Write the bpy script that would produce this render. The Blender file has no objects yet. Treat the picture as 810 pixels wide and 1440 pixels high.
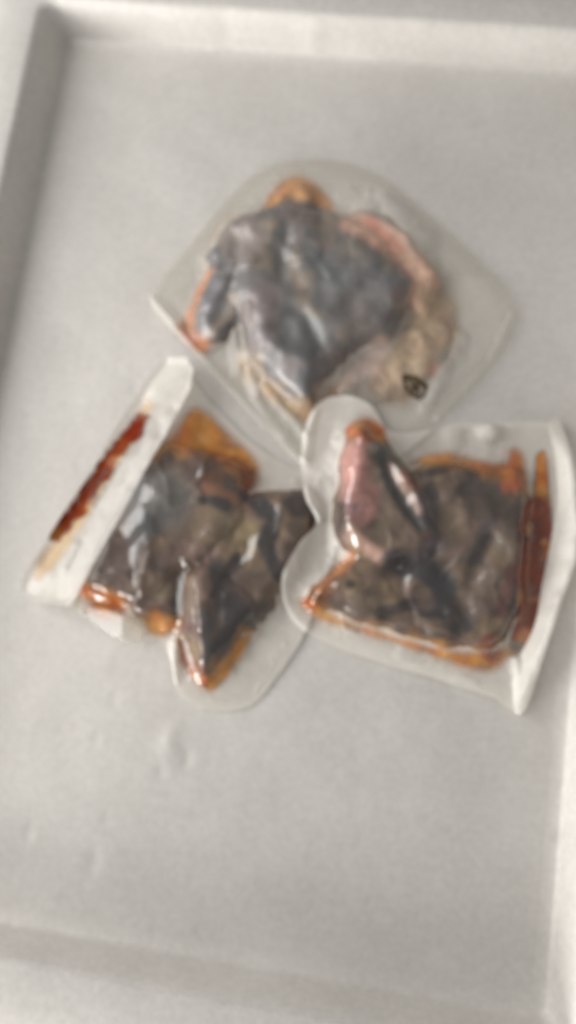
import bpy, math, random
import numpy as np
from mathutils import Vector

S = bpy.context.scene
COL = S.collection
rng = np.random.default_rng(7)

# ------------------------------------------------------------------ camera
FPX = 1300.0                                  # focal length in pixels of the 810 x 1440 photograph
CP = np.array([0.0681, -0.1285, 0.5276])
CE = (0.2020, 0.0803, 0.1368)
cam = bpy.data.cameras.new("camera")
cam.sensor_fit = 'VERTICAL'
cam.sensor_height = 36.0
cam.sensor_width = 36.0
cam.lens = FPX / 1440.0 * 36.0
cam.clip_start = 0.01
cam.clip_end = 50
cam.dof.use_dof = True                        # the photograph is focused well in front of the packs
cam.dof.focus_distance = 0.35
cam.dof.aperture_fstop = 4.7
co = bpy.data.objects.new("camera", cam)
COL.objects.link(co)
co.location = CP
co.rotation_euler = CE
S.camera = co

# ------------------------------------------------------------------ light
w = bpy.data.worlds.new("World")
S.world = w
w.use_nodes = True
bg = w.node_tree.nodes["Background"]
bg.inputs[0].default_value = (1.0, 0.975, 0.94, 1)
bg.inputs[1].default_value = 0.33


def area(name, loc, target, sx, sy, power, color):
    l = bpy.data.lights.new(name, 'AREA')
    l.shape = 'RECTANGLE'
    l.size = sx
    l.size_y = sy
    l.energy = power
    l.color = color
    o = bpy.data.objects.new(name, l)
    COL.objects.link(o)
    o.location = loc
    o.rotation_euler = (Vector(target) - Vector(loc)).to_track_quat('-Z', 'Y').to_euler()
    return o


area("window_light", (-0.70, 0.04, 0.50), (0.05, 0.02, 0.0), 0.7, 0.55, 6.6, (1.0, 0.985, 0.965))
area("front_window_light", (-0.85, -0.92, 0.20), (-0.08, 0.25, 0.0), 0.6, 0.32, 17, (1.0, 0.985, 0.965))

S.view_settings.view_transform = 'Standard'
S.view_settings.look = 'None'
S.view_settings.exposure = -0.05
S.view_settings.gamma = 1.0
S.render.engine = 'CYCLES'
S.cycles.transparent_max_bounces = 16
S.cycles.max_bounces = 10


# ------------------------------------------------------------------ helpers
def lin(c):
    a = np.asarray(c, float) / 255.0
    return np.where(a <= 0.04045, a / 12.92, ((a + 0.055) / 1.055) ** 2.4)


def tag(o, label=None, cat=None, group=None, kind=None):
    if label:
        o["label"] = label
    if cat:
        o["category"] = cat
    if group:
        o["group"] = group
    if kind:
        o["kind"] = kind
    return o


def thing(name, loc, label, cat, group=None):
    o = bpy.data.objects.new(name, None)
    COL.objects.link(o)
    o.location = loc
    o.empty_display_size = 0.02
    return tag(o, label, cat, group)


def link(name, me, mat, parent=None):
    o = bpy.data.objects.new(name, me)
    COL.objects.link(o)
    me.materials.append(mat)
    if parent is not None:
        o.parent = parent
        o.matrix_parent_inverse = parent.matrix_world.inverted()
        o.matrix_parent_inverse.translation = -Vector(parent.location)
    return o


def smooth(me):
    me.polygons.foreach_set("use_smooth", np.ones(len(me.polygons), bool))
    me.update()
    return me


def euler_matrix(e):
    cx, cy, cz = np.cos(e)
    sx, sy, sz = np.sin(e)
    rx = np.array([[1, 0, 0], [0, cx, -sx], [0, sx, cx]])
    ry = np.array([[cy, 0, sy], [0, 1, 0], [-sy, 0, cy]])
    rz = np.array([[cz, -sz, 0], [sz, cz, 0], [0, 0, 1]])
    return rz @ ry @ rx


RM = euler_matrix(np.array(CE))


def to_photo(x, y, z):
    """where a point of the tray was traced in the photograph"""
    d = np.stack([x - CP[0], y - CP[1], z - CP[2]], -1) @ RM
    return 405 + FPX * d[..., 0] / -d[..., 2], 720 - FPX * d[..., 1] / -d[..., 2]


def at(px, py, z=0.0):
    d = RM @ np.array([(px - 405) / FPX, (720 - py) / FPX, -1.0])
    t = (z - CP[2]) / d[2]
    return CP + d * t


# ------------------------------------------------------------------ materials
def new_mat(name):
    m = bpy.data.materials.new(name)
    m.use_nodes = True
    nt = m.node_tree
    nt.nodes.clear()
    out = nt.nodes.new("ShaderNodeOutputMaterial")
    return m, nt, out


def N(nt, kind, **kw):
    n = nt.nodes.new(kind)
    for k, v in kw.items():
        if k in n.inputs:
            n.inputs[k].default_value = v
        else:
            setattr(n, k, v)
    return n


def tray_material():
    m, nt, out = new_mat("brushed_pale_metal")
    L = nt.links.new
    tc = N(nt, "ShaderNodeTexCoord")
    big = N(nt, "ShaderNodeTexNoise", Scale=14.0, Detail=7.0, Roughness=0.68)
    fine = N(nt, "ShaderNodeTexNoise", Scale=420.0, Detail=3.0)
    L(tc.outputs["Object"], big.inputs["Vector"])
    L(tc.outputs["Object"], fine.inputs["Vector"])
    r = N(nt, "ShaderNodeValToRGB")
    r.color_ramp.elements[0].position = 0.3
    r.color_ramp.elements[0].color = (0.61, 0.583, 0.546, 1)
    r.color_ramp.elements[1].position = 0.72
    r.color_ramp.elements[1].color = (0.69, 0.665, 0.628, 1)
    L(big.outputs["Fac"], r.inputs["Fac"])
    # scattered smudges
    vo = N(nt, "ShaderNodeTexVoronoi", Scale=26.0, Randomness=1.0)
    ds = N(nt, "ShaderNodeTexNoise", Scale=60.0, Detail=2.0)
    add = N(nt, "ShaderNodeVectorMath", operation='MULTIPLY_ADD')
    L(tc.outputs["Object"], ds.inputs["Vector"])
    L(ds.outputs["Color"], add.inputs[0])
    add.inputs[1].default_value = (0.012, 0.012, 0.0)
    L(tc.outputs["Object"], add.inputs[2])
    L(add.outputs[0], vo.inputs["Vector"])
    sm = N(nt, "ShaderNodeMapRange", interpolation_type='SMOOTHSTEP')
    sm.inputs["From Min"].default_value = 0.03
    sm.inputs["From Max"].default_value = 0.13
    sm.inputs["To Min"].default_value = 0.93
    sm.inputs["To Max"].default_value = 1.0
    L(vo.outputs["Distance"], sm.inputs["Value"])
    mul = N(nt, "ShaderNodeMix", data_type='RGBA', blend_type='MULTIPLY')
    mul.inputs[0].default_value = 1.0
    L(r.outputs["Color"], mul.inputs[6])
    L(sm.outputs["Result"], mul.inputs[7])
    gr = N(nt, "ShaderNodeTexNoise", Scale=240.0, Detail=4.0, Roughness=0.8)
    L(tc.outputs["Object"], gr.inputs["Vector"])
    gm = N(nt, "ShaderNodeMapRange")
    gm.inputs["From Min"].default_value = 0.3
    gm.inputs["From Max"].default_value = 0.7
    gm.inputs["To Min"].default_value = 0.91
    gm.inputs["To Max"].default_value = 1.09
    L(gr.outputs["Fac"], gm.inputs["Value"])
    mul2 = N(nt, "ShaderNodeMix", data_type='RGBA', blend_type='MULTIPLY')
    mul2.inputs[0].default_value = 1.0
    L(mul.outputs[2], mul2.inputs[6])
    L(gm.outputs["Result"], mul2.inputs[7])
    p = N(nt, "ShaderNodeBsdfPrincipled")
    p.inputs["Metallic"].default_value = 0.12
    p.inputs["Specular IOR Level"].default_value = 0.5
    L(mul2.outputs[2], p.inputs["Base Color"])
    rr = N(nt, "ShaderNodeMapRange")
    rr.inputs["To Min"].default_value = 0.46
    rr.inputs["To Max"].default_value = 0.6
    L(big.outputs["Fac"], rr.inputs["Value"])
    L(rr.outputs["Result"], p.inputs["Roughness"])
    b = N(nt, "ShaderNodeBump", Strength=0.12, Distance=0.0006)
    L(fine.outputs["Fac"], b.inputs["Height"])
    L(b.outputs["Normal"], p.inputs["Normal"])
    L(p.outputs[0], out.inputs["Surface"])
    return m


def meat_material():
    m, nt, out = new_mat("cooked_meat")
    L = nt.links.new
    at_ = N(nt, "ShaderNodeAttribute", attribute_name="pigment")
    tc = N(nt, "ShaderNodeTexCoord")
    no = N(nt, "ShaderNodeTexNoise", Scale=130.0, Detail=6.0, Roughness=0.65)
    L(tc.outputs["Object"], no.inputs["Vector"])
    mr = N(nt, "ShaderNodeMapRange")
    mr.inputs["From Min"].default_value = 0.3
    mr.inputs["From Max"].default_value = 0.7
    mr.inputs["To Min"].default_value = 0.78
    mr.inputs["To Max"].default_value = 1.22
    L(no.outputs["Fac"], mr.inputs["Value"])
    mul = N(nt, "ShaderNodeMix", data_type='RGBA', blend_type='MULTIPLY')
    mul.inputs[0].default_value = 1.0
    L(at_.outputs["Color"], mul.inputs[6])
    L(mr.outputs["Result"], mul.inputs[7])
    p = N(nt, "ShaderNodeBsdfPrincipled", Roughness=0.42)
    p.inputs["Specular IOR Level"].default_value = 0.35
    L(mul.outputs[2], p.inputs["Base Color"])
    b = N(nt, "ShaderNodeBump", Strength=0.35, Distance=0.0012)
    L(no.outputs["Fac"], b.inputs["Height"])
    L(b.outputs["Normal"], p.inputs["Normal"])
    L(p.outputs[0], out.inputs["Surface"])
    return m


def sauce_material():
    m, nt, out = new_mat("marinade")
    L = nt.links.new
    c = N(nt, "ShaderNodeAttribute", attribute_name="pigment")
    a = N(nt, "ShaderNodeAttribute", attribute_name="cover")
    tc = N(nt, "ShaderNodeTexCoord")
    no = N(nt, "ShaderNodeTexNoise", Scale=190.0, Detail=4.0)
    L(tc.outputs["Object"], no.inputs["Vector"])
    mr = N(nt, "ShaderNodeMapRange")
    mr.inputs["From Min"].default_value = 0.25
    mr.inputs["From Max"].default_value = 0.7
    mr.inputs["To Min"].default_value = 0.75
    mr.inputs["To Max"].default_value = 1.15
    L(no.outputs["Fac"], mr.inputs["Value"])
    mu = N(nt, "ShaderNodeMath", operation='MULTIPLY', use_clamp=True)
    L(a.outputs["Fac"], mu.inputs[0])
    L(mr.outputs["Result"], mu.inputs[1])
    d = N(nt, "ShaderNodeBsdfDiffuse")
    L(c.outputs["Color"], d.inputs["Color"])
    t = N(nt, "ShaderNodeBsdfTransparent")
    mix = N(nt, "ShaderNodeMixShader")
    L(mu.outputs[0], mix.inputs["Fac"])
    L(t.outputs[0], mix.inputs[1])
    L(d.outputs[0], mix.inputs[2])
    L(mix.outputs[0], out.inputs["Surface"])
    return m


def film_material(rough=0.13, gloss=1.0):
    m, nt, out = new_mat("vacuum_film")
    L = nt.links.new
    h = N(nt, "ShaderNodeAttribute", attribute_name="haze")
    tc = N(nt, "ShaderNodeTexCoord")
    no = N(nt, "ShaderNodeTexNoise", Scale=55.0, Detail=3.0, Distortion=0.4)
    L(tc.outputs["Object"], no.inputs["Vector"])
    tr = N(nt, "ShaderNodeBsdfTransparent", Color=(0.985, 0.98, 0.965, 1))
    df = N(nt, "ShaderNodeBsdfDiffuse", Color=(0.84, 0.805, 0.735, 1))
    tl = N(nt, "ShaderNodeBsdfTranslucent", Color=(0.84, 0.805, 0.735, 1))
    gr = N(nt, "ShaderNodeTexNoise", Scale=240.0, Detail=4.0, Roughness=0.8)
    L(tc.outputs["Object"], gr.inputs["Vector"])
    gc = N(nt, "ShaderNodeMix", data_type='RGBA')
    gc.inputs[6].default_value = (0.82, 0.79, 0.735, 1)
    gc.inputs[7].default_value = (0.97, 0.94, 0.885, 1)
    L(gr.outputs["Fac"], gc.inputs[0])
    L(gc.outputs[2], df.inputs["Color"])
    L(gc.outputs[2], tl.inputs["Color"])
    milk = N(nt, "ShaderNodeMixShader", Fac=0.33)
    L(df.outputs[0], milk.inputs[1])
    L(tl.outputs[0], milk.inputs[2])
    mr = N(nt, "ShaderNodeMapRange")
    mr.inputs["From Min"].default_value = 0.25
    mr.inputs["From Max"].default_value = 0.75
    mr.inputs["To Min"].default_value = 0.8
    mr.inputs["To Max"].default_value = 1.15
    L(no.outputs["Fac"], mr.inputs["Value"])
    mu = N(nt, "ShaderNodeMath", operation='MULTIPLY', use_clamp=True)
    L(h.outputs["Fac"], mu.inputs[0])
    L(mr.outputs["Result"], mu.inputs[1])
    body = N(nt, "ShaderNodeMixShader")
    L(mu.outputs[0], body.inputs["Fac"])
    L(tr.outputs[0], body.inputs[1])
    L(milk.outputs[0], body.inputs[2])
    gl = N(nt, "ShaderNodeBsdfGlossy", Roughness=rough)
    b = N(nt, "ShaderNodeBump", Strength=0.10, Distance=0.0015)
    L(no.outputs["Fac"], b.inputs["Height"])
    L(b.outputs["Normal"], gl.inputs["Normal"])
    ge = N(nt, "ShaderNodeNewGeometry")                # reflectance of a thin sheet, the same from both sides
    dt = N(nt, "ShaderNodeVectorMath", operation='DOT_PRODUCT')
    L(ge.outputs["Normal"], dt.inputs[0])
    L(ge.outputs["Incoming"], dt.inputs[1])
    ab = N(nt, "ShaderNodeMath", operation='ABSOLUTE')
    L(dt.outputs["Value"], ab.inputs[0])
    om = N(nt, "ShaderNodeMath", operation='SUBTRACT', use_clamp=True)
    om.inputs[0].default_value = 1.0
    L(ab.outputs[0], om.inputs[1])
    pw = N(nt, "ShaderNodeMath", operation='POWER')
    L(om.outputs[0], pw.inputs[0])
    pw.inputs[1].default_value = 5.0
    fr = N(nt, "ShaderNodeMath", operation='MULTIPLY_ADD')
    fr.inputs[1].default_value = 0.92
    fr.inputs[2].default_value = 0.08
    L(pw.outputs[0], fr.inputs[0])
    g = N(nt, "ShaderNodeMath", operation='MULTIPLY', use_clamp=True)
    g.inputs[1].default_value = gloss
    L(fr.outputs[0], g.inputs[0])
    matte = N(nt, "ShaderNodeMath", operation='MULTIPLY_ADD')      # milky film is also the duller film
    matte.inputs[1].default_value = -0.85 * gloss
    matte.inputs[2].default_value = gloss
    L(mu.outputs[0], matte.inputs[0])
    L(matte.outputs[0], g.inputs[1])
    mix = N(nt, "ShaderNodeMixShader")
    L(g.outputs[0], mix.inputs["Fac"])
    L(body.outputs[0], mix.inputs[1])
    L(gl.outputs[0], mix.inputs[2])
    L(mix.outputs[0], out.inputs["Surface"])
    return m


def plain(name, col, rough=0.6):
    m, nt, out = new_mat(name)
    tc = N(nt, "ShaderNodeTexCoord")
    no = N(nt, "ShaderNodeTexNoise", Scale=160.0, Detail=3.0)
    nt.links.new(tc.outputs["Object"], no.inputs["Vector"])
    mx = N(nt, "ShaderNodeMix", data_type='RGBA')
    mx.inputs[6].default_value = (*[c * 0.8 for c in col], 1)
    mx.inputs[7].default_value = (*[c * 1.2 for c in col], 1)
    nt.links.new(no.outputs["Fac"], mx.inputs[0])
    p = N(nt, "ShaderNodeBsdfPrincipled", Roughness=rough)
    nt.links.new(mx.outputs[2], p.inputs["Base Color"])
    nt.links.new(p.outputs[0], out.inputs["Surface"])
    return m


M_TRAY = tray_material()
M_MEAT = meat_material()
M_SAUCE = sauce_material()
M_FILM = film_material(0.13, 1.0)
M_FILM_DULL = film_material(0.34, 0.8)
M_INK = plain("brown_ink", (0.085, 0.055, 0.02))
M_INK_GREY = plain("grey_ink", (0.12, 0.12, 0.135))
M_TABLE = plain("pale_table", (0.62, 0.61, 0.58), 0.5)

# ------------------------------------------------------------------ table and tray
TW, TL, TH = 0.18, 0.2736, 0.025              # half width, half length, depth of the tray


def table():
    v = [(-1.2, -1.2, -0.004), (1.2, -1.2, -0.004), (1.2, 1.2, -0.004), (-1.2, 1.2, -0.004),
         (-1.2, -1.2, -0.03), (1.2, -1.2, -0.03), (1.2, 1.2, -0.03), (-1.2, 1.2, -0.03)]
    f = [(0, 1, 2, 3), (7, 6, 5, 4), (0, 4, 5, 1), (1, 5, 6, 2), (2, 6, 7, 3), (3, 7, 4, 0)]
    me = bpy.data.meshes.new("table_top")
    me.from_pydata(v, [], f)
    tag(link("table_top", me, M_TABLE), kind='structure')


table()


def value_noise(x, y, seed):
    r = np.random.default_rng(seed)
    tab = r.random((64, 64))
    xi = np.floor(x).astype(int)
    yi = np.floor(y).astype(int)
    fx = x - xi
    fy = y - yi
    fx = fx * fx * (3 - 2 * fx)
    fy = fy * fy * (3 - 2 * fy)
    a = tab[xi % 64, yi % 64]
    b = tab[(xi + 1) % 64, yi % 64]
    c = tab[xi % 64, (yi + 1) % 64]
    d = tab[(xi + 1) % 64, (yi + 1) % 64]
    return (a * (1 - fx) + b * fx) * (1 - fy) + (c * (1 - fx) + d * fx) * fy


def fbm(x, y, scale, seed, octv=3):
    s = 0.0
    t = 0.0
    amp = 1.0
    for k in range(octv):
        s = s + amp * (value_noise(x / scale * 2 ** k + 11.3 * k, y / scale * 2 ** k + 5.7 * k, seed + k) - 0.5) * 2
        t += amp
        amp *= 0.5
    return s / t


DENTS = [(190, 545, 5, -.00025), (40, 1172, 6, -.0004), (130, 1212, 9, -.0004), (238, 1045, 11, .0005), (262, 1068, 7, -.0004),
         (150, 1150, 4, -.0003), (110, 650, 4, -.0002), (225, 1085, 6, -.0003), (160, 985, 4, -.0003), (135, 1040, 4, -.0003)]


def tray():
    t = thing("baking_tray", (0, 0, 0), "pale grey metal tray with raised dented walls holding three vacuum packs", "tray")
    # pressed floor
    nx, ny = 150, 226
    xs = np.linspace(-TW + 0.005, TW - 0.005, nx)
    ys = np.linspace(-TL + 0.005, TL - 0.005, ny)
    gx, gy = np.meshgrid(xs, ys, indexing='ij')
    edge = np.minimum(TW - 0.005 - np.abs(gx), TL - 0.005 - np.abs(gy))
    k = np.clip(edge / 0.02, 0, 1)
    z = (0.0006 * fbm(gx, gy, 0.05, 3) + 0.00022 * fbm(gx, gy, 0.016, 5)) * k
    for px, py, r, h in DENTS:
        p = at(px, py)
        rr = r / 2450.0
        z += 1.8 * h * np.exp(-(((gx - p[0]) / rr) ** 2 + ((gy - p[1]) / (rr * 1.8)) ** 2)) * k
    vs = np.stack([gx, gy, z - 0.0006 * 0], -1).reshape(-1, 3)
    idx = np.arange(nx * ny).reshape(nx, ny)
    q = np.stack([idx[:-1, :-1], idx[1:, :-1], idx[1:, 1:], idx[:-1, 1:]], -1).reshape(-1, 4)
    me = bpy.data.meshes.new("pan_floor")
    me.from_pydata(vs.tolist(), [], q.tolist())
    link("pan_floor", smooth(me), M_TRAY, t)

    # rounded-rectangle sweep; offset grows outwards from the floor's edge
    def ring(off, z, wob, r0=0.006):
        pts = []
        r = r0 * 0.6 + max(off, 0) * 0.45 + 0.002
        hw, hl = TW + off, TL + off
        per = 90
        for cx, cy, a0, n in ((1, 1, 0, 0), (-1, 1, 90, 1), (-1, -1, 180, 2), (1, -1, 270, 3)):
            for k in range(11):
                a = math.radians(a0 + 9 * k)
                pts.append((cx * (hw - r) + r * math.cos(a), cy * (hl - r) + r * math.sin(a)))
            # straight run to the next corner
            nxt = {0: (-(hw - r), hl), 1: (-hw, -(hl - r)), 2: ((hw - r), -hl), 3: (hw, (hl - r))}[n]
            s = pts[-1]
            for k in range(1, per):
                u = k / per
                pts.append((s[0] + (nxt[0] - s[0]) * u, s[1] + (nxt[1] - s[1]) * u))
        pts = np.array(pts)
        if wob:
            nn = fbm(pts[:, 0] + 3 + off * 4, pts[:, 1] + 3 + z * 3, 0.035, 21) * wob
            nn2 = 0
            for (px, py, rr, hh) in ((315, 30, .006, .0006), (440, 42, .006, -.0008), (655, 25, .006, .0007), (105, 1378, .006, -.001),
                                     (320, 1412, .006, .001), (200, 1400, .009, .0016), (150, 1395, .006, -.0012), (40, 1395, .008, .0015)):
                p = at(px, py, 0.02)
                nn2 = nn2 + hh * np.exp(-((pts[:, 0] - p[0]) ** 2 + (pts[:, 1] - p[1]) ** 2) / rr ** 2)
            d = pts / np.array([TW, TL])
            axis = np.where((np.abs(d[:, 0]) > np.abs(d[:, 1]))[:, None], np.stack([np.sign(d[:, 0]), 0 * d[:, 0]], -1),
                            np.stack([0 * d[:, 1], np.sign(d[:, 1])], -1))
            pts = pts + axis * (nn + nn2)[:, None]
        return [(x, y, z) for x, y in pts]

    def sweep(name, prof, parent):
        rings = [ring(*p) for p in prof]
        n = len(rings[0])
        v = [p for r in rings for p in r]
        f = []
        for i in range(len(rings) - 1):
            for j in range(n):
                f.append((i * n + j, i * n + (j + 1) % n, (i + 1) * n + (j + 1) % n, (i + 1) * n + j))
        me = bpy.data.meshes.new(name)
        me.from_pydata(v, [], f)
        return link(name, smooth(me), M_TRAY, parent)

    sweep("side_wall", [(-0.012, -0.0004, 0), (-0.006, 0.0002, 0), (-0.002, 0.0006, 0), (0.0002, 0.0018, 0.0001), (0.0015, 0.0045, 0.0003), (0.004, 0.011, 0.0005),
                        (0.0065, 0.017, 0.0006), (0.0092, 0.0232, 0.0005), (0.0104, 0.0248, 0.0005), (0.0125, 0.0255, 0.0004)], t)
    sweep("rolled_rim", [(0.0122, 0.0254, 0.0004), (0.018, 0.0262, 0.0005), (0.030, 0.0260, 0.0006), (0.041, 0.0254, 0.0005), (0.0448, 0.0238, 0.0003),
                         (0.0458, 0.021, 0.0003), (0.0445, 0.0186, 0.0003), (0.041, 0.0172, 0), (0.0375, 0.018, 0)], t)
    sweep("outer_wall", [(0.0130, 0.0249, 0.0002), (0.0085, 0.012, 0), (0.0045, -0.001, 0), (0.0, -0.0035, 0)], t)
    # under side so the tray really stands on the table
    me = bpy.data.meshes.new("pan_base")
    me.from_pydata([(-TW, -TL, -0.0032), (TW, -TL, -0.0032), (TW, TL, -0.0032), (-TW, TL, -0.0032)], [], [(0, 1, 2, 3)])
    link("pan_base", me, M_TRAY, t)


tray()

# ------------------------------------------------------------------ the field on which the packs are shaped
STEP = 0.0007
X0, X1, Y0, Y1 = -0.186, 0.186, -0.152, 0.226
gx = np.arange(X0, X1, STEP)
gy = np.arange(Y0, Y1, STEP)
X, Y = np.meshgrid(gx, gy, indexing='ij')
U, V = to_photo(X, Y, np.full_like(X, 0.008))
PXM = 0.00041                                   # about one photograph pixel, in metres
FULL = (X, Y, U, V)


def window(outline, pad=45):
    """work on the piece of the field round an outline only"""
    global X, Y, U, V
    X, Y, U, V = FULL
    p = np.array(outline, float)
    m = (U > p[:, 0].min() - pad) & (U < p[:, 0].max() + pad) & (V > p[:, 1].min() - pad) & (V < p[:, 1].max() + pad)
    i = np.where(m.any(1))[0]
    j = np.where(m.any(0))[0]
    sl = (slice(i[0], i[-1] + 1), slice(j[0], j[-1] + 1))
    X, Y, U, V = [a[sl] for a in FULL]
    return sl


def unwindow(sl, *fields):
    """back to the whole field; outlines become -99 and heights 0 outside the piece"""
    global X, Y, U, V
    X, Y, U, V = FULL
    out = []
    for a, fill in fields:
        b = np.full(X.shape, float(fill))
        b[sl] = a
        out.append(b)
    return out


def catmull(p, n=6):
    p = np.array(p, float)
    a, b, c, d = np.roll(p, 1, 0), p, np.roll(p, -1, 0), np.roll(p, -2, 0)
    out = []
    for t in np.linspace(0, 1, n, endpoint=False):
        out.append(0.5 * ((2 * b) + (-a + c) * t + (2 * a - 5 * b + 4 * c - d) * t * t + (-a + 3 * b - 3 * c + d) * t ** 3))
    return np.stack(out, 1).reshape(-1, 2)


def seg_dist(pu, pv, a, b):
    d = b - a
    t = np.clip(((pu - a[0]) * d[0] + (pv - a[1]) * d[1]) / max(d @ d, 1e-9), 0, 1)
    return np.hypot(pu - a[0] - t * d[0], pv - a[1] - t * d[1])


def line_dist(pts, u=None, v=None):
    u = U if u is None else u
    v = V if v is None else v
    p = np.array(pts, float)
    if len(p) == 1:
        return np.hypot(u - p[0, 0], v - p[0, 1])
    return np.minimum.reduce([seg_dist(u, v, p[i], p[i + 1]) for i in range(len(p) - 1)])


def sdf(pts, curved=True, u=None, v=None):
    """signed distance to a closed outline, positive inside"""
    u = U if u is None else u
    v = V if v is None else v
    p = catmull(pts) if curved else np.array(pts, float)
    dist = np.full(u.shape, 1e9)
    ins = np.zeros(u.shape, bool)
    j = len(p) - 1
    for i in range(len(p)):
        dist = np.minimum(dist, seg_dist(u, v, p[j], p[i]))
        c = (p[i, 1] > v) != (p[j, 1] > v)
        with np.errstate(divide='ignore', invalid='ignore'):
            xx = (p[j, 0] - p[i, 0]) * (v - p[i, 1]) / (p[j, 1] - p[i, 1] + 1e-12) + p[i, 0]
        ins ^= c & (u < xx)
        j = i
    return np.where(ins, dist, -dist)


def blur(a, px):
    s = px * PXM / STEP
    if s < 0.3:
        return a
    r = int(3 * s) + 1
    k = np.exp(-0.5 * (np.arange(-r, r + 1) / s) ** 2)
    k /= k.sum()
    for ax in (0, 1):
        pad = [(0, 0), (0, 0)]
        pad[ax] = (r, r)
        b = np.pad(a, pad, mode='edge')
        b = np.moveaxis(b, ax, 0)
        o = np.zeros_like(np.moveaxis(a, ax, 0))
        n = o.shape[0]
        for i, kk in enumerate(k):
            o += kk * b[i:i + n]
        a = np.moveaxis(o, 0, ax)
    return a


def sstep(a, b, x):
    t = np.clip((x - a) / (b - a), 0, 1)
    return t * t * (3 - 2 * t)


def dome(s, h, wpx):
    t = np.clip(s / wpx, 0, 1)
    return h * np.sqrt(np.clip(1 - (1 - t) ** 2, 0, 1))


def sheet(name, s, z, mat, parent, attrs):
    """the part of the field inside an outline as one mesh, its border drawn to the outline"""
    keep_v = s > 0
    cell = keep_v[:-1, :-1] | keep_v[1:, :-1] | keep_v[1:, 1:] | keep_v[:-1, 1:]
    gxs, gys = np.gradient(s, STEP)
    g2 = gxs ** 2 + gys ** 2 + 1e-6
    k = np.where(keep_v, 0, -s / g2)
    dx = np.clip(gxs * k, -STEP * 1.3, STEP * 1.3)
    dy = np.clip(gys * k, -STEP * 1.3, STEP * 1.3)
    used = np.zeros(s.shape, bool)
    used[:-1, :-1] |= cell
    used[1:, :-1] |= cell
    used[1:, 1:] |= cell
    used[:-1, 1:] |= cell
    ids = np.full(s.shape, -1, np.int64)
    n = int(used.sum())
    ids[used] = np.arange(n)
    vs = np.stack([(X + dx)[used], (Y + dy)[used], z[used]], -1)
    q = np.stack([ids[:-1, :-1][cell], ids[1:, :-1][cell], ids[1:, 1:][cell], ids[:-1, 1:][cell]], -1)
    me = bpy.data.meshes.new(name)
    me.vertices.add(n)
    me.vertices.foreach_set("co", vs.astype(np.float32).ravel())
    me.loops.add(q.size)
    me.loops.foreach_set("vertex_index", q.astype(np.int32).ravel())
    me.polygons.add(len(q))
    me.polygons.foreach_set("loop_start", np.arange(0, q.size, 4, dtype=np.int32))
    me.polygons.foreach_set("loop_total", np.full(len(q), 4, np.int32))
    me.update(calc_edges=True)
    me.validate()
    for an, val in attrs.items():
        if val.ndim == 3:
            c = np.ones((n, 4), np.float32)
            c[:, :3] = val[used]
            me.attributes.new(an, 'FLOAT_COLOR', 'POINT').data.foreach_set("color", c.ravel())
        else:
            me.attributes.new(an, 'FLOAT', 'POINT').data.foreach_set("value", val[used].astype(np.float32))
    return link(name, smooth(me), mat, parent)


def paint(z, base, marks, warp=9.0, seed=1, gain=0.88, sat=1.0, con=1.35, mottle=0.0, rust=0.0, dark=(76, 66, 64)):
    """pigment over a surface, with crease shade painted in: soft patches and strokes with wandering borders, traced on the surface where it lies"""
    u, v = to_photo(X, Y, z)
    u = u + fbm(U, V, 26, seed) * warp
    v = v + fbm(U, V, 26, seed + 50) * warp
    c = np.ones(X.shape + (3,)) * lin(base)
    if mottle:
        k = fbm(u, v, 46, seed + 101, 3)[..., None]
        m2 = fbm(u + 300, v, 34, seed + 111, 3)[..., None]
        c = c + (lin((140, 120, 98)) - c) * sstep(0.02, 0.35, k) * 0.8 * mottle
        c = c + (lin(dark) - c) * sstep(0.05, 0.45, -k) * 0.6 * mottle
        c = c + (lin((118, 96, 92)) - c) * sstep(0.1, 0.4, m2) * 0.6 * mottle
    for mk in marks:  # dark strokes among the meat marks put the shade of creases into its colour
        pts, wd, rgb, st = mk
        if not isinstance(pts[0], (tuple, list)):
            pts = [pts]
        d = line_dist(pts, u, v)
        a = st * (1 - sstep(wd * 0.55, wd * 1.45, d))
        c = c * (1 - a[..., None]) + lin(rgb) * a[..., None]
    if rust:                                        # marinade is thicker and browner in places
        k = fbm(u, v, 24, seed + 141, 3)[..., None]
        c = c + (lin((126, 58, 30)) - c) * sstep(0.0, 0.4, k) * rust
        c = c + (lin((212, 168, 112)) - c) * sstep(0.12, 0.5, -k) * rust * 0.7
    if mottle:                                      # shade of folds painted in as thin dark lines
        fold_shade = np.exp(-(fbm(u, v, 60, seed + 121, 2) / 0.10) ** 2) * sstep(-0.1, 0.3, fbm(u, v, 70, seed + 131, 2))
        c = c * (1 - 0.22 * mottle * fold_shade[..., None])
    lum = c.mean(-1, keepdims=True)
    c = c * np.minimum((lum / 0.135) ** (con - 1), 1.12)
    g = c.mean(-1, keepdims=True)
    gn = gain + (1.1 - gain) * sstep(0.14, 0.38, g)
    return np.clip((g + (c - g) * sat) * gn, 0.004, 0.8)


def ridge(pts, wd, h):
    return h * np.exp(-(line_dist(pts) / wd) ** 2)


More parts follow.
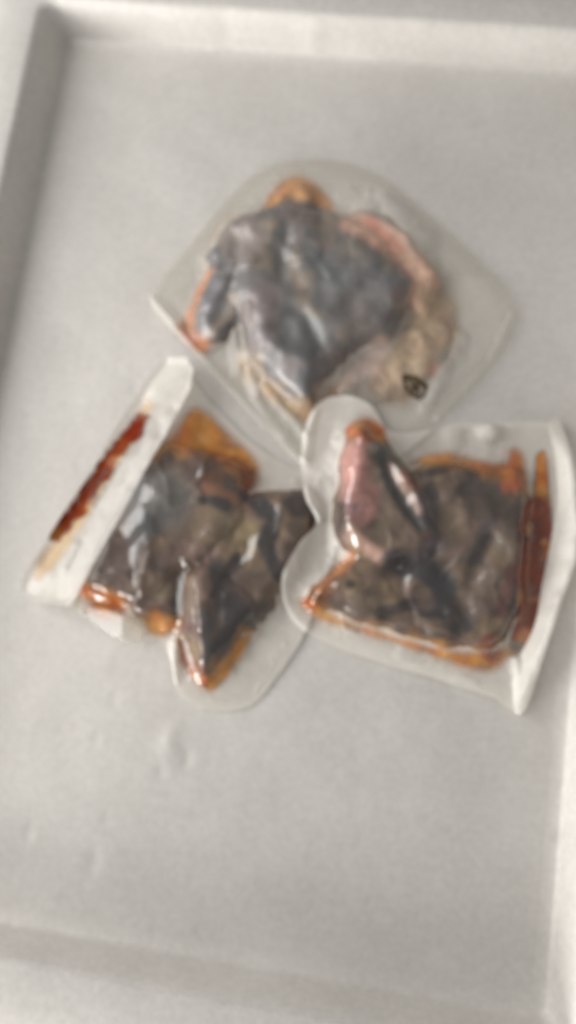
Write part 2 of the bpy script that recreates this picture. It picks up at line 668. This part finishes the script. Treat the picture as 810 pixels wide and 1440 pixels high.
def build_pack(name, label, group, centre, outline, pieces, base_z, lumps, film_ridges, sauce, haze_marks, haze_base, haze_meat,
               base_col, marks, seed, film_mat, back=0.5, lump_amp=0.0013, lip=0.0, outline_curved=True, paint_warp=9.0, gain=0.88, edge=0.0, stain=(206, 168, 118), stain_amt=0.6, tent_max=0.006, cling_px=4.2, facets=(), mottle=1.0, fade=0.0, rust=0.5, sauce_sat=1.08, dark=(76, 66, 64)):
    c = at(*centre)
    sl = window(outline)
    base_z = base_z[sl]
    root = thing(name, (float(c[0]), float(c[1]), 0.0), label, "vacuum pack", group)
    so = blur(sdf(outline, outline_curved), 2.0) + 2.6 * fbm(U, V, 55, seed + 15, 3)
    meat_all = np.zeros_like(X)
    n1 = fbm(U, V, 34, seed, 3)
    n2 = 1 - np.abs(fbm(U, V, 44, seed + 9, 2)) * 2
    n3 = np.clip(1 - np.abs(fbm(U, V, 52, seed + 19, 3)) * 5, 0, 1)      # narrow folds
    built = []
    for nm, pts, h, wd, lab in pieces:
        s = sdf(pts) + fbm(U, V, 26, seed + 30) * 8.0
        h = h * 0.74
        d = dome(s, h, wd * 0.85)
        k = np.clip(d / max(h, 1e-6), 0, 1)
        zz = d + k * lump_amp * (0.8 * n1 + 0.6 * (n2 - 0.4) + 0.7 * n3)
        for pp, ww, hh in lumps:
            zz = zz + k * ridge(pp, ww, hh)
        zz = np.maximum(zz, 0)
        built.append((nm, s, zz, lab))
        meat_all = np.maximum(meat_all, np.where(s > 0, zz, 0))
    # the film hugs the meat and tents down from it to the margin
    cling = np.maximum(blur(meat_all, cling_px), blur(meat_all, cling_px * 2.6) * 0.93)
    tent = blur(meat_all, 17) * 0.7
    tent = np.minimum(tent, tent_max)
    film = np.maximum(cling, tent)
    out_w = sstep(0, 44, so)
    film = film * np.maximum(out_w, 0.0)
    wr = fbm(U, V, 30, seed + 70, 3)
    off_meat = 1 - sstep(0.001, 0.006, meat_all)
    film = film + 0.0011 * wr * off_meat * sstep(4, 20, so)
    crease = np.clip(1 - np.abs(fbm(U, V, 38, seed + 77, 2)) * 9, 0, 1) * sstep(-0.2, 0.3, fbm(U, V, 60, seed + 78, 2))
    film = film + 0.0007 * crease * off_meat * sstep(2, 14, so)
    for pp, ww, hh in film_ridges:
        film = film + ridge(pp, ww, hh) * sstep(-2, 6, so)
    for poly, (px, py), sx, sy, hmax in facets:      # taut flat panes of film
        p0 = at(px, py, 0.004)
        pl = np.clip(0.0006 + sx * (X - p0[0]) + sy * (Y - p0[1]), 0.0006, hmax)
        mk_ = sstep(-3, 7, sdf(poly))
        film = film * (1 - mk_) + pl * mk_
    film = film + lip * np.exp(-(np.clip(so, 0, None) / 7.0) ** 2)
    film = np.maximum(film, 0.0006)
    zb = base_z + 0.0008
    zf = zb + 0.0006 + film
    for nm, s, zz, lab in built:
        zz2 = np.minimum(zz, film + 0.0002)
        zm = zb + zz2
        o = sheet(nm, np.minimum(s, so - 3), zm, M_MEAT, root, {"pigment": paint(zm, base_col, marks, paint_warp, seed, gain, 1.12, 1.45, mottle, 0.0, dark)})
        if lab:
            o["label"] = lab
    # marinade pressed out round the meat
    for nm, pts, soft, scol, smarks, dz in sauce:
        soft = soft * 2.4
        s = sdf(pts) + fbm(U, V, 20, seed + 90) * 9.0
        cov = np.clip(sstep(-soft * 0.6, soft, s + 4) * (1.05 + 0.5 * fbm(U, V, 24, seed + 95)), 0, 0.95)
        zs = zf - 0.0003 + dz
        sheet(nm, np.minimum(s + soft * 0.6, so - 2), zs, M_SAUCE, root,
              {"pigment": paint(zs, scol, smarks, 6.0, seed + 3, 1.22, sauce_sat, 1.0, 0.0, rust), "cover": cov})
    sa = np.maximum.reduce([b[1] for b in built])
    halo = sa + 15 + fbm(U, V, 40, seed + 61) * 8
    zh = zf - 0.00045
    sheet("oily_stain", np.minimum(halo, so - 2), zh, M_SAUCE, root,
          {"pigment": paint(zh, stain, [], 6.0, seed, 1.15, 1.0, 1.0), "cover": stain_amt * sstep(0, 16, halo) * (1 - sstep(-3, 6, sa))})
    hz = haze_base + (haze_meat - haze_base) * sstep(0.0015, 0.006, meat_all)
    for nm, pts, soft, scol, smarks, dz in sauce:
        hz = np.minimum(hz, np.maximum(haze_meat, haze_base * (1 - sstep(-soft, soft, sdf(pts)))))
    hz = hz + edge * np.exp(-(np.clip(so, 0, None) / 5.0) ** 2)
    hz = hz * (1 - fade * (1 - sstep(0, 34, so)))
    uu, vv = to_photo(X, Y, zf)
    for pp, ww, am in haze_marks:
        if not isinstance(pp[0], (tuple, list)):
            pp = [pp]
        hz = hz + am * np.exp(-(line_dist(pp, uu, vv) / ww) ** 2)
    hz = np.clip(hz, 0, 0.96)
    sheet("back_film", so - 1.0, zb - 0.0003, M_FILM_DULL, root, {"haze": np.full_like(X, back)})
    sheet("clear_film", so, zf, film_mat, root, {"haze": hz})
    so, zf = unwindow(sl, (so, -99), (zf, 0))
    return root, so, zf


GREYB = (116, 97, 85)
GROUP = "vacuum packs lying in the tray"

# ---- lower left pack -------------------------------------------------------
B_OUT = [(236, 520), (292, 560), (352, 618), (400, 650), (470, 690), (470, 770), (430, 885), (392, 948), (352, 992), (300, 1000), (250, 975),
         (236, 925), (222, 900), (172, 902), (112, 866), (78, 842), (60, 800), (130, 690)]
B_PIECES = [
    ("meat_piece", [(235, 618), (300, 632), (348, 650), (354, 692), (335, 760), (265, 805), (205, 850), (118, 830), (130, 770), (170, 690)], .0165, 30, None),
    ("meat_piece", [(335, 695), (395, 688), (440, 688), (448, 730), (425, 785), (398, 835), (350, 890), (300, 865), (275, 805), (300, 735)], .0135, 30, None),
    ("meat_piece", [(252, 822), (290, 790), (368, 845), (345, 888), (306, 938), (289, 958), (268, 930), (254, 880)], .019, 30, None),
    ("meat_piece", [(176, 805), (250, 800), (260, 862), (236, 884), (190, 866)], .0125, 22, None)]
B_LUMPS = [([(284, 810), (288, 850), (291, 930)], 15, .003), ([(212, 765), (206, 800), (196, 850)], 8, .0012), ([(340, 700), (330, 760)], 14, -.0012),
           ([(255, 810), (252, 850)], 9, -.005), ([(230, 700), (200, 740)], 26, .004), ([(350, 770), (310, 830)], 9, -.0015), ([(400, 720), (370, 780)], 16, .0008)]
B_FILM = [([(212, 758), (216, 780), (206, 806)], 3.5, .0026), ([(204, 768), (198, 800), (203, 840), (186, 854)], 3.5, .0018), ([(262, 790), (282, 830), (289, 885)], 5, .0022),
          ([(120, 862), (165, 892), (182, 898)], 12, .004), ([(245, 905), (240, 955)], 9, .004), ([(396, 905), (352, 985)], 12, .0006), ([(150, 868), (185, 885)], 6, .002)]
DK = (66, 60, 64)
BR = (122, 104, 86)
RB = (98, 62, 50)
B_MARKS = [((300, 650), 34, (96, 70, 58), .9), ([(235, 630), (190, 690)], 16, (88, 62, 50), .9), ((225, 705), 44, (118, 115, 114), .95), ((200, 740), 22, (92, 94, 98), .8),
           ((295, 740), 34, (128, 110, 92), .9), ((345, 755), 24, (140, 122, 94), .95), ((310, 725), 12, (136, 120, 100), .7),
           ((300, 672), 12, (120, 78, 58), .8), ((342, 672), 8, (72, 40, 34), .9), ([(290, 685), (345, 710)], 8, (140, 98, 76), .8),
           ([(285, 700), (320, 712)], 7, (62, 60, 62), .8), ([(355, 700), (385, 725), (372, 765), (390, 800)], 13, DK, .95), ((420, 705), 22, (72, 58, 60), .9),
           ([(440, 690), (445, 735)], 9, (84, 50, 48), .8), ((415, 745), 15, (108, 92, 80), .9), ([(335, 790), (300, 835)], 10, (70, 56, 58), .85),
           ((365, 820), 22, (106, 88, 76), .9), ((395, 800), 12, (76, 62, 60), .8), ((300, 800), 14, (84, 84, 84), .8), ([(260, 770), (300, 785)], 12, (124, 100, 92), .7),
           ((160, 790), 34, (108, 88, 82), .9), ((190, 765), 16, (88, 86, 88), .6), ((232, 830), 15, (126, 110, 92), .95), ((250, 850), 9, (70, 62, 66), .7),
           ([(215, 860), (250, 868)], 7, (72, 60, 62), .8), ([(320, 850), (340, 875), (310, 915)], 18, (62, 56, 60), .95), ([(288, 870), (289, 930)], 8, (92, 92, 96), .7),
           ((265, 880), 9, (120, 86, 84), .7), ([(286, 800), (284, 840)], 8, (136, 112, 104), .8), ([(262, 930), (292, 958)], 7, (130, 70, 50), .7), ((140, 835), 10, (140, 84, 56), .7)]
OR = (206, 134, 66)
B_SAUCE = [("marinade", [(262, 575), (290, 580), (350, 632), (362, 660), (350, 690), (320, 650), (240, 632), (222, 640)], 9, (204, 138, 66),
            [((250, 612), 18, (198, 112, 40), .9), ([(255, 632), (345, 655), (355, 690)], 9, (140, 66, 36), .85), ((330, 625), 14, (214, 158, 92), .6)], 0),
           ("marinade", [(112, 818), (130, 826), (172, 846), (165, 862), (130, 850), (108, 836)], 8, (206, 128, 62), [([(118, 828), (160, 850)], 6, (168, 82, 40), .7)], 0),
           ("marinade", [(205, 866), (250, 872), (248, 886), (222, 893), (202, 884)], 8, (192, 136, 74), [], 0),
           ("marinade", [(250, 880), (262, 930), (290, 955), (330, 905), (352, 890), (335, 925), (305, 966), (285, 968), (258, 940), (246, 900)], 6, (206, 146, 78),
            [([(252, 890), (262, 930), (286, 958)], 7, (168, 88, 52), .9)], 0)]
B_HAZE = [([(132, 870), (174, 888)], 20, -.9), ([(240, 900), (236, 960)], 9, .2)]
rootB, soB, zB = build_pack("vacuum_pack", "vacuum pack of dark meat with one side folded over, brown sauce streak on the fold", GROUP,
                            (270, 780), B_OUT, B_PIECES, np.zeros_like(X), B_LUMPS, B_FILM, B_SAUCE, B_HAZE, 0.76, 0.03, GREYB, B_MARKS, 11, M_FILM,
                            facets=(([(114, 850), (152, 852), (190, 872), (190, 906), (160, 900), (120, 876)], (108, 862), 0.29, 0.045, 0.009),))

# the side of this pouch that is folded up over the meat
FL_OUT = [(232, 500), (262, 506), (276, 528), (272, 556), (226, 640), (170, 740), (118, 838), (106, 854), (84, 852), (46, 846), (26, 832), (30, 816), (64, 756), (130, 654), (200, 540)]
SLF = window(FL_OUT)
soBw, zBw = soB[SLF], zB[SLF]
sF = blur(sdf(FL_OUT, False), 2.0) + 1.5 * fbm(U, V, 40, 16, 3)
la, lb = np.array([234., 498.]), np.array([24., 834.])
ra, rb = np.array([276., 540.]), np.array([108., 852.])
dl = seg_dist(U, V, la + (la - lb) * .2, lb + (lb - la) * .2)
dr = seg_dist(U, V, ra + (ra - rb) * .2, rb + (rb - ra) * .2)
tt = dl / (dl + dr + 1e-6)
zFl = 0.004 + 0.0135 * sstep(-0.1, 1.05, tt) + 0.0011 * fbm(U, V, 40, 81)
zFl = zFl + ridge([(92, 800), (108, 768)], 9, .0022) - ridge([(60, 790), (140, 670), (200, 570)], 9, .0018) + 0.0015 * np.exp(-(np.clip(sF, 0, None) / 5) ** 2)
under = blur(np.where(soBw > 0, zBw, 0), 5)
zFl = np.maximum(zFl, np.where(sF > -6, np.maximum(under, np.where(soBw > 0, zBw, 0)) + 0.0012, 0))
zFl = blur(zFl, 2.0)
hzF = 0.72 + 0.12 * fbm(U, V, 30, 44)
flapB = sheet("folded_flap", sF, zFl, M_FILM, rootB, {"haze": hzF})
flapB["label"] = "milky folded side of the pouch"
zS = zFl + 0.0004
us, vs_ = to_photo(X, Y, zS)
STREAK = [(182, 592), (204, 584), (202, 602), (192, 622), (174, 644), (164, 662), (152, 680), (136, 698), (122, 718), (108, 738), (94, 756), (72, 762), (64, 752), (72, 738), (100, 700), (140, 648)]
sS = sdf(STREAK, True, us, vs_) + fbm(U, V, 18, 5) * 10 - 1
sheet("marinade", np.minimum(sS + 3, sF - 2), zS, M_SAUCE, flapB,
      {"pigment": paint(zS, (124, 56, 28), [((190, 605), 16, (108, 36, 22), .9), ([(150, 665), (85, 740)], 7, (112, 44, 22), .8), ((76, 750), 13, (142, 88, 34), .9),
                                            ((128, 715), 9, (192, 122, 66), .7), ((160, 650), 8, (184, 104, 50), .6)], 4, 8, 1.1, 1.0, 1.0), "cover": sstep(-3, 7, sS)})
FADE = [(196, 580), (206, 566), (214, 572), (204, 590), (140, 700), (80, 790), (52, 815), (50, 790), (70, 765)]
sS2 = sdf(FADE, True, us, vs_) + fbm(U, V, 14, 6) * 4
sheet("marinade", np.minimum(sS2 + 6, sF - 2), zS - 0.0002, M_SAUCE, flapB,
      {"pigment": paint(zS, (214, 182, 140), [], 4, 8, 1.1, 1.0, 1.0), "cover": 0.55 * sstep(-6, 8, sS2)})
sF, zFl = unwindow(SLF, (sF, -99), (zFl, 0))


def glyphs(name, strokes, zfield, mat, parent, wid):
    """flat print: short strokes laid on the film"""
    v, f = [], []

    def zat(x, y):
        i = int(np.clip(round((x - X0) / STEP), 0, X.shape[0] - 1))
        j = int(np.clip(round((y - Y0) / STEP), 0, X.shape[1] - 1))
        return float(zfield[i, j]) + 0.0005
    for a, b in strokes:
        zz = 0.01
        for _ in range(3):
            pa, pb = at(*a, zz), at(*b, zz)
            zz = zat((pa[0] + pb[0]) / 2, (pa[1] + pb[1]) / 2)
        d = (pb - pa)[:2]
        n = np.array([-d[1], d[0]]) / (np.linalg.norm(d) + 1e-9) * wid / 2
        k = len(v)
        for p, s in ((pa, 1), (pb, 1), (pb, -1), (pa, -1)):
            x, y = p[0] + s * n[0], p[1] + s * n[1]
            v.append((x, y, zat(x, y)))
        f.append((k, k + 1, k + 2, k + 3))
    me = bpy.data.meshes.new(name)
    me.from_pydata(v, [], f)
    return link(name, me, mat, parent)


R = random.Random(4)
st = []
ax = np.array([-105., 180.]) / np.hypot(105, 180)
nx_ = np.array([ax[1], -ax[0]])
for row in (-9, -3, 3):
    t = R.uniform(0, 6)
    while t < 74:
        ln = R.uniform(2, 5)
        o = np.array([166., 648.]) + ax * t + nx_ * row
        if R.random() < 0.5:
            st.append((tuple(o - nx_ * 1.6), tuple(o + nx_ * 1.6 + ax * R.uniform(-1, 1))))
        else:
            st.append((tuple(o), tuple(o + ax * ln)))
        t += ln + R.uniform(0.6, 2.2)
glyphs("printed_text", st, zFl, M_INK_GREY, flapB, 0.0008)["label"] = "small grey printed lines"

# ---- upper pack ------------------------------------------------------------
A_OUT = [(207, 412), (250, 350), (318, 270), (372, 226), (440, 214), (512, 226), (590, 280), (670, 352), (722, 408), (732, 436), (716, 480), (664, 546), (610, 600), (540, 652),
         (470, 668), (425, 652), (372, 604), (300, 524), (256, 476)]
A_PIECES = [
    ("meat_piece", [(345, 305), (385, 288), (450, 292), (520, 318), (568, 375), (588, 405), (560, 465), (505, 498), (462, 535), (432, 568), (388, 546), (350, 508), (334, 450), (318, 420), (325, 350)], .023, 44, None),
    ("meat_piece", [(350, 300), (312, 316), (290, 356), (292, 380), (264, 450), (268, 486), (326, 470), (352, 430), (370, 350)], .014, 24, None),
    ("meat_piece", [(368, 300), (392, 266), (418, 250), (440, 262), (456, 288), (448, 318), (400, 324)], .012, 20, None),
    ("skin_piece", [(480, 304), (522, 296), (580, 336), (618, 388), (614, 426), (578, 440), (552, 380), (506, 334)], .011, 16, "pink rind showing along the meat's edge"),
    ("meat_piece", [(470, 530), (550, 460), (612, 440), (640, 466), (618, 520), (566, 556), (500, 566)], .0045, 20, "thin pinkish scrap of meat")]
A_LUMPS = [([(420, 345), (436, 400)], 16, .0016), ([(365, 420), (362, 490)], 22, .002), ([(440, 455), (480, 470)], 14, .002), ([(330, 380), (290, 455)], 9, .003),
           ([(525, 410), (490, 440)], 12, -.002), ([(430, 520), (395, 500)], 14, .0025), ([(345, 330)], 14, .003), ([(395, 440), (430, 450), (452, 500)], 8, -.0025), ([(405, 330), (396, 400)], 9, -.002)]
A_FILM = [([(440, 365), (466, 400)], 6, .0012), ([(230, 445), (268, 488), (345, 575), (425, 648)], 12, .003), ([(208, 415), (245, 455)], 7, .007),
          ([(345, 500), (360, 560), (400, 610)], 9, .003), ([(480, 285), (540, 285), (590, 330)], 22, .0045), ([(722, 440), (690, 510), (620, 585)], 8, .0026),
          ([(650, 470), (600, 570)], 12, .0016), ([(330, 470), (335, 520)], 8, .003), ([(370, 540), (430, 610)], 7, .0025), ([(352, 440), (350, 475)], 5, .002)]
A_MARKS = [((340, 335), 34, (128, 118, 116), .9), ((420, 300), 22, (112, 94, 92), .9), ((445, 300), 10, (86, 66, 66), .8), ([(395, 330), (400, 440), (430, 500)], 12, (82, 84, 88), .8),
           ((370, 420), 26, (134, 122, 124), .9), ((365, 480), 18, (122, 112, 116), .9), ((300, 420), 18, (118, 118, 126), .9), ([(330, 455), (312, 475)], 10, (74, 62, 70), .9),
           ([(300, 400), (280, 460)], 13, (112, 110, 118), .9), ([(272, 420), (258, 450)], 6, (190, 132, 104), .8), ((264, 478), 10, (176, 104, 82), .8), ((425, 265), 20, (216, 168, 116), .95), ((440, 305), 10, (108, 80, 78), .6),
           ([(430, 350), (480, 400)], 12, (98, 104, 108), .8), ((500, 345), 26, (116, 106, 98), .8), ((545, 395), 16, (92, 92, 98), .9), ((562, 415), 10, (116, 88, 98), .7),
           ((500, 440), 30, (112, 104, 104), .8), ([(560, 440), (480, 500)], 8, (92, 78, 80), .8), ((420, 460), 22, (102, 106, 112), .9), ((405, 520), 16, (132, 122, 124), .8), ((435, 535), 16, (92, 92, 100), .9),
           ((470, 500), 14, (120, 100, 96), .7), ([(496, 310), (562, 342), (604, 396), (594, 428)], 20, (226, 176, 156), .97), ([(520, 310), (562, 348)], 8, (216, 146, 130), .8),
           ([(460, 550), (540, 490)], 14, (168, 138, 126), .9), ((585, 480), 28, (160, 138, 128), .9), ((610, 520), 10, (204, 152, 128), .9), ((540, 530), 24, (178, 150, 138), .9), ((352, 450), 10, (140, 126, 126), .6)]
A_SAUCE = [("marinade", [(262, 440), (288, 388), (292, 392), (270, 440), (266, 470), (290, 484), (270, 492), (254, 470)], 6, (208, 140, 96), [((264, 480), 12, (186, 104, 76), .8)], 0),
           ("marinade", [(368, 298), (390, 258), (420, 242), (452, 262), (470, 292), (450, 290), (424, 262), (396, 282)], 8, (214, 156, 94), [((395, 268), 8, (212, 142, 92), .6)], 0),
           ("marinade", [(345, 505), (388, 548), (432, 572), (470, 540), (480, 550), (440, 590), (386, 562), (342, 520)], 9, (204, 172, 130), [((460, 552), 10, (206, 156, 120), .6)], 0),
           ("marinade", [(590, 420), (612, 400), (640, 424), (640, 470), (600, 530), (560, 560), (520, 540), (560, 480)], 14, (194, 170, 142), [((612, 520), 12, (208, 152, 124), .7), ((600, 440), 18, (190, 164, 132), .7)], 0)]
A_HAZE = [([(208, 415), (262, 484)], 8, .4), ([(485, 280), (540, 285), (590, 335)], 20, .5), ([(345, 500), (360, 545)], 10, .25), ([(650, 480), (600, 560)], 9, .25), ([(262, 484), (425, 648)], 8, .2)]
und = np.where(soB > -3, zB, 0)
und = np.maximum(und, np.where(sF > -3, np.minimum(zFl, 0.007), 0))
baseA = np.maximum(blur(und, 12), und * 1.0)
baseA = blur(baseA, 4) + 0.0008
baseA = np.where(V > 380, baseA, 0)
rootA, soA, zA = build_pack("vacuum_pack", "hazy vacuum pack with pink rind showing and a small brown stamp on its film", GROUP,
                            (460, 430), A_OUT, A_PIECES, baseA, A_LUMPS, A_FILM, A_SAUCE, A_HAZE, 0.5, 0.15, (100, 99, 103), A_MARKS, 31, M_FILM_DULL, back=0.0, lip=0.0, paint_warp=8.0, gain=0.88, edge=0.0, fade=0.75, dark=(74, 74, 82), sauce_sat=1.0, rust=0.25, stain=(202, 172, 142), stain_amt=0.4, lump_amp=0.0018, mottle=0.8, cling_px=5.0, tent_max=0.004)
mk = [((567, 528), (584, 530)), ((584, 530), (600, 542)), ((570, 533), (586, 536)), ((586, 536), (601, 548)), ((600, 542), (594, 560)), ((567, 530), (570, 545)), ((570, 545), (580, 556)),
      ((578, 543), (590, 548)), ((580, 556), (592, 562)), ((586, 540), (582, 552)), ((590, 552), (586, 560))]
glyphs("printed_stamp", mk, zA, M_INK, rootA, 0.0016)["label"] = "small brown stamp printed on the film"

# ---- right pack ------------------------------------------------------------
C_OUT = [(424, 640), (432, 590), (456, 562), (490, 555), (524, 570), (548, 604), (590, 606), (640, 594), (700, 592), (786, 592), (800, 640), (808, 760), (790, 840), (742, 996),
         (700, 984), (620, 958), (540, 934), (470, 908), (418, 880), (396, 842), (398, 806), (422, 764), (444, 734), (430, 704)]
C_PIECES = [
    ("meat_piece", [(488, 606), (514, 592), (540, 606), (566, 650), (604, 706), (622, 750), (600, 790), (546, 806), (502, 786), (468, 752), (474, 690), (480, 640)], .0225, 32, "pinkish rounded limb of meat"),
    ("meat_piece", [(582, 662), (612, 644), (660, 650), (736, 668), (742, 760), (738, 850), (704, 908), (660, 914), (600, 900), (560, 850), (560, 760)], .0155, 26, None),
    ("meat_piece", [(428, 848), (470, 800), (520, 776), (580, 800), (640, 850), (660, 905), (600, 902), (540, 888), (480, 868)], .0135, 24, None)]
C_LUMPS = [([(512, 606), (500, 690), (498, 740)], 18, .003), ([(552, 640), (580, 690), (606, 730)], 9, .0032), ([(534, 640), (560, 700), (590, 745)], 7, -.003),
           ([(495, 750), (540, 790)], 12, .0022), ([(545, 805), (605, 775)], 11, -.0045), ([(640, 700), (680, 720)], 22, .003), ([(620, 800), (650, 860)], 16, -.004),
           ([(690, 760), (660, 820)], 12, -.003), ([(480, 830), (560, 850)], 12, .003), ([(540, 870), (620, 860)], 8, -.003), ([(490, 735)], 12, .004)]
C_FILM = [([(430, 690), (448, 728)], 8, .004), ([(400, 810), (400, 850), (430, 882)], 11, .0014), ([(690, 604)], 16, .006), ([(640, 610)], 18, .003),
          ([(560, 925), (700, 975)], 14, .0007), ([(735, 985), (730, 930)], 8, .003), ([(440, 580), (428, 640)], 10, .002), ([(548, 640), (578, 690), (602, 725)], 7, .0008)]
C_MARKS = [([(520, 680), (540, 745)], 34, (142, 124, 112), .97), ((515, 610), 15, (160, 92, 70), .95), ([(500, 640), (500, 690), (510, 722)], 21, (178, 134, 128), .97), ((522, 690), 14, (172, 126, 120), .8), ((495, 715), 12, (160, 130, 136), .7),  # limb's pink, with broad highlights and the dark of its groove painted in
           ([(538, 625), (545, 665), (575, 715), (605, 745)], 9, (86, 84, 84), .95), ([(550, 655), (590, 715)], 7, (156, 134, 124), .95), ([(566, 660), (600, 710)], 4, (150, 98, 84), .8), ((525, 630), 7, (150, 138, 128), .8),
           ((545, 745), 26, (128, 110, 96), .95), ([(495, 755), (545, 785)], 13, (160, 130, 118), .9), ((475, 750), 9, (104, 84, 84), .7), ([(478, 710), (474, 740)], 6, (82, 68, 68), .8),
           ((600, 760), 9, (130, 84, 78), .7), ([(560, 790), (600, 800), (625, 830), (610, 860)], 20, (74, 70, 76), .95), ([(600, 700), (620, 760), (590, 780)], 14, (92, 82, 88), .8),
           ((615, 665), 11, (132, 116, 92), .8), ([(595, 668), (640, 655), (690, 670)], 8, (70, 60, 64), .85), ((605, 690), 12, (78, 68, 72), .8), ((660, 690), 14, (92, 82, 82), .8), ((700, 690), 18, (102, 90, 82), .7),
           ((640, 740), 24, (122, 104, 88), .9), ([(685, 740), (668, 790)], 11, (86, 80, 82), .8), ((710, 760), 22, (118, 104, 92), .8), ((690, 830), 22, (120, 104, 92), .8), ([(720, 800), (705, 860)], 9, (122, 78, 74), .8),
           ([(735, 720), (735, 850)], 7, (86, 56, 48), .85), ((440, 845), 16, (142, 76, 46), .95), ((460, 830), 14, (118, 84, 68), .8), ((490, 815), 16, (140, 118, 98), .9), ((492, 822), 7, (84, 76, 76), .8),
           ((520, 850), 22, (108, 92, 78), .9), ([(540, 860), (590, 850), (640, 890)], 8, (72, 62, 64), .85), ([(560, 870), (610, 875)], 8, (122, 102, 90), .8), ((600, 845), 12, (118, 96, 86), .6),
           ([(560, 885), (640, 908)], 8, (74, 62, 62), .8), ((655, 880), 12, (78, 74, 80), .8), ((690, 905), 14, (132, 72, 62), .9), ([(720, 640), (722, 680)], 13, (172, 96, 72), .95), ((630, 820), 16, (84, 82, 88), .7)]
C_SAUCE = [("marinade", [(578, 652), (600, 638), (640, 634), (680, 646), (712, 648), (722, 628), (738, 640), (742, 690), (720, 680), (660, 660), (610, 652)], 9, (206, 142, 76),
            [([(722, 640), (726, 680)], 12, (178, 104, 70), .8), ([(640, 645), (700, 660)], 9, (192, 122, 62), .8)], 0),
           ("marinade", [(738, 720), (750, 690), (756, 640), (770, 634), (776, 690), (780, 750), (770, 810), (756, 880), (742, 910), (716, 922), (730, 850), (732, 780)], 4, (120, 54, 30),
            [([(764, 640), (762, 690)], 9, (206, 132, 58), .97), ((752, 750), 18, (96, 36, 24), .9), ((746, 830), 18, (104, 56, 40), .8), ((740, 895), 14, (196, 140, 108), .9), ((772, 770), 9, (164, 92, 46), .7)], 0),
           ("marinade", [(420, 848), (438, 838), (462, 862), (540, 890), (640, 916), (690, 912), (722, 912), (712, 932), (684, 944), (620, 926), (520, 892), (450, 870)], 9, (216, 156, 82),
            [((434, 850), 14, (186, 98, 48), .9), ([(520, 888), (620, 918)], 6, (204, 130, 62), .8), ((650, 922), 16, (212, 132, 50), .9), ((692, 916), 15, (142, 60, 48), .9), ((512, 890), 8, (206, 128, 56), .8)], 0),
           ("marinade", [(486, 604), (514, 588), (542, 602), (530, 624), (512, 612), (492, 624)], 6, (194, 112, 62), [((512, 606), 14, (164, 76, 44), .8)], 0),
           ("marinade", [(430, 842), (472, 794), (490, 784), (480, 806), (446, 846)], 6, (190, 132, 94), [], 0)]
C_HAZE = [([(440, 580), (424, 650), (440, 720)], 12, .15), ((690, 604), 16, .15), ([(735, 985), (722, 930)], 10, .2)]
und = np.maximum(np.where(soB > -3, zB, 0), np.where(soA > -3, zA, 0))
baseC = np.maximum(blur(und, 14), und)
baseC = np.maximum(blur(baseC, 5), und) + 0.001
rootC, soC, zC = build_pack("vacuum_pack", "vacuum pack lying over both others, pink rounded meat limb and sauce beside an upright flap", GROUP,
                            (610, 780), C_OUT, C_PIECES, baseC, C_LUMPS, C_FILM, C_SAUCE, C_HAZE, 0.86, 0.03, GREYB, C_MARKS, 53, M_FILM, back=0.8)
# its seam that stands up along the side
UP_OUT = [(774, 592), (790, 590), (800, 640), (812, 742), (806, 790), (776, 880), (738, 996), (722, 990), (730, 930), (752, 880), (764, 820), (776, 760), (784, 700), (780, 640)]
SLU = window(UP_OUT)
soCw, zCw = soC[SLU], zC[SLU]
sU = blur(sdf(UP_OUT), 1.2)
outer = [(790, 590), (800, 640), (812, 742), (806, 790), (776, 880), (738, 996)]
du = line_dist(outer)
zU = 0.004 + 0.012 * (1 - sstep(2, 34, du)) * sstep(585, 660, V) * (1 - 0.55 * sstep(860, 1000, V)) + 0.0008 * fbm(U, V, 22, 97)
zU = np.maximum(zU, zCw * (sU > -4) * (soCw > 0) + 0.0012)
zU = blur(zU, 1.5)
sheet("upright_flap", sU, zU, M_FILM, rootC, {"haze": 0.76 + 0.12 * fbm(U, V, 30, 45)})["label"] = "milky seam standing up beside the sauce"
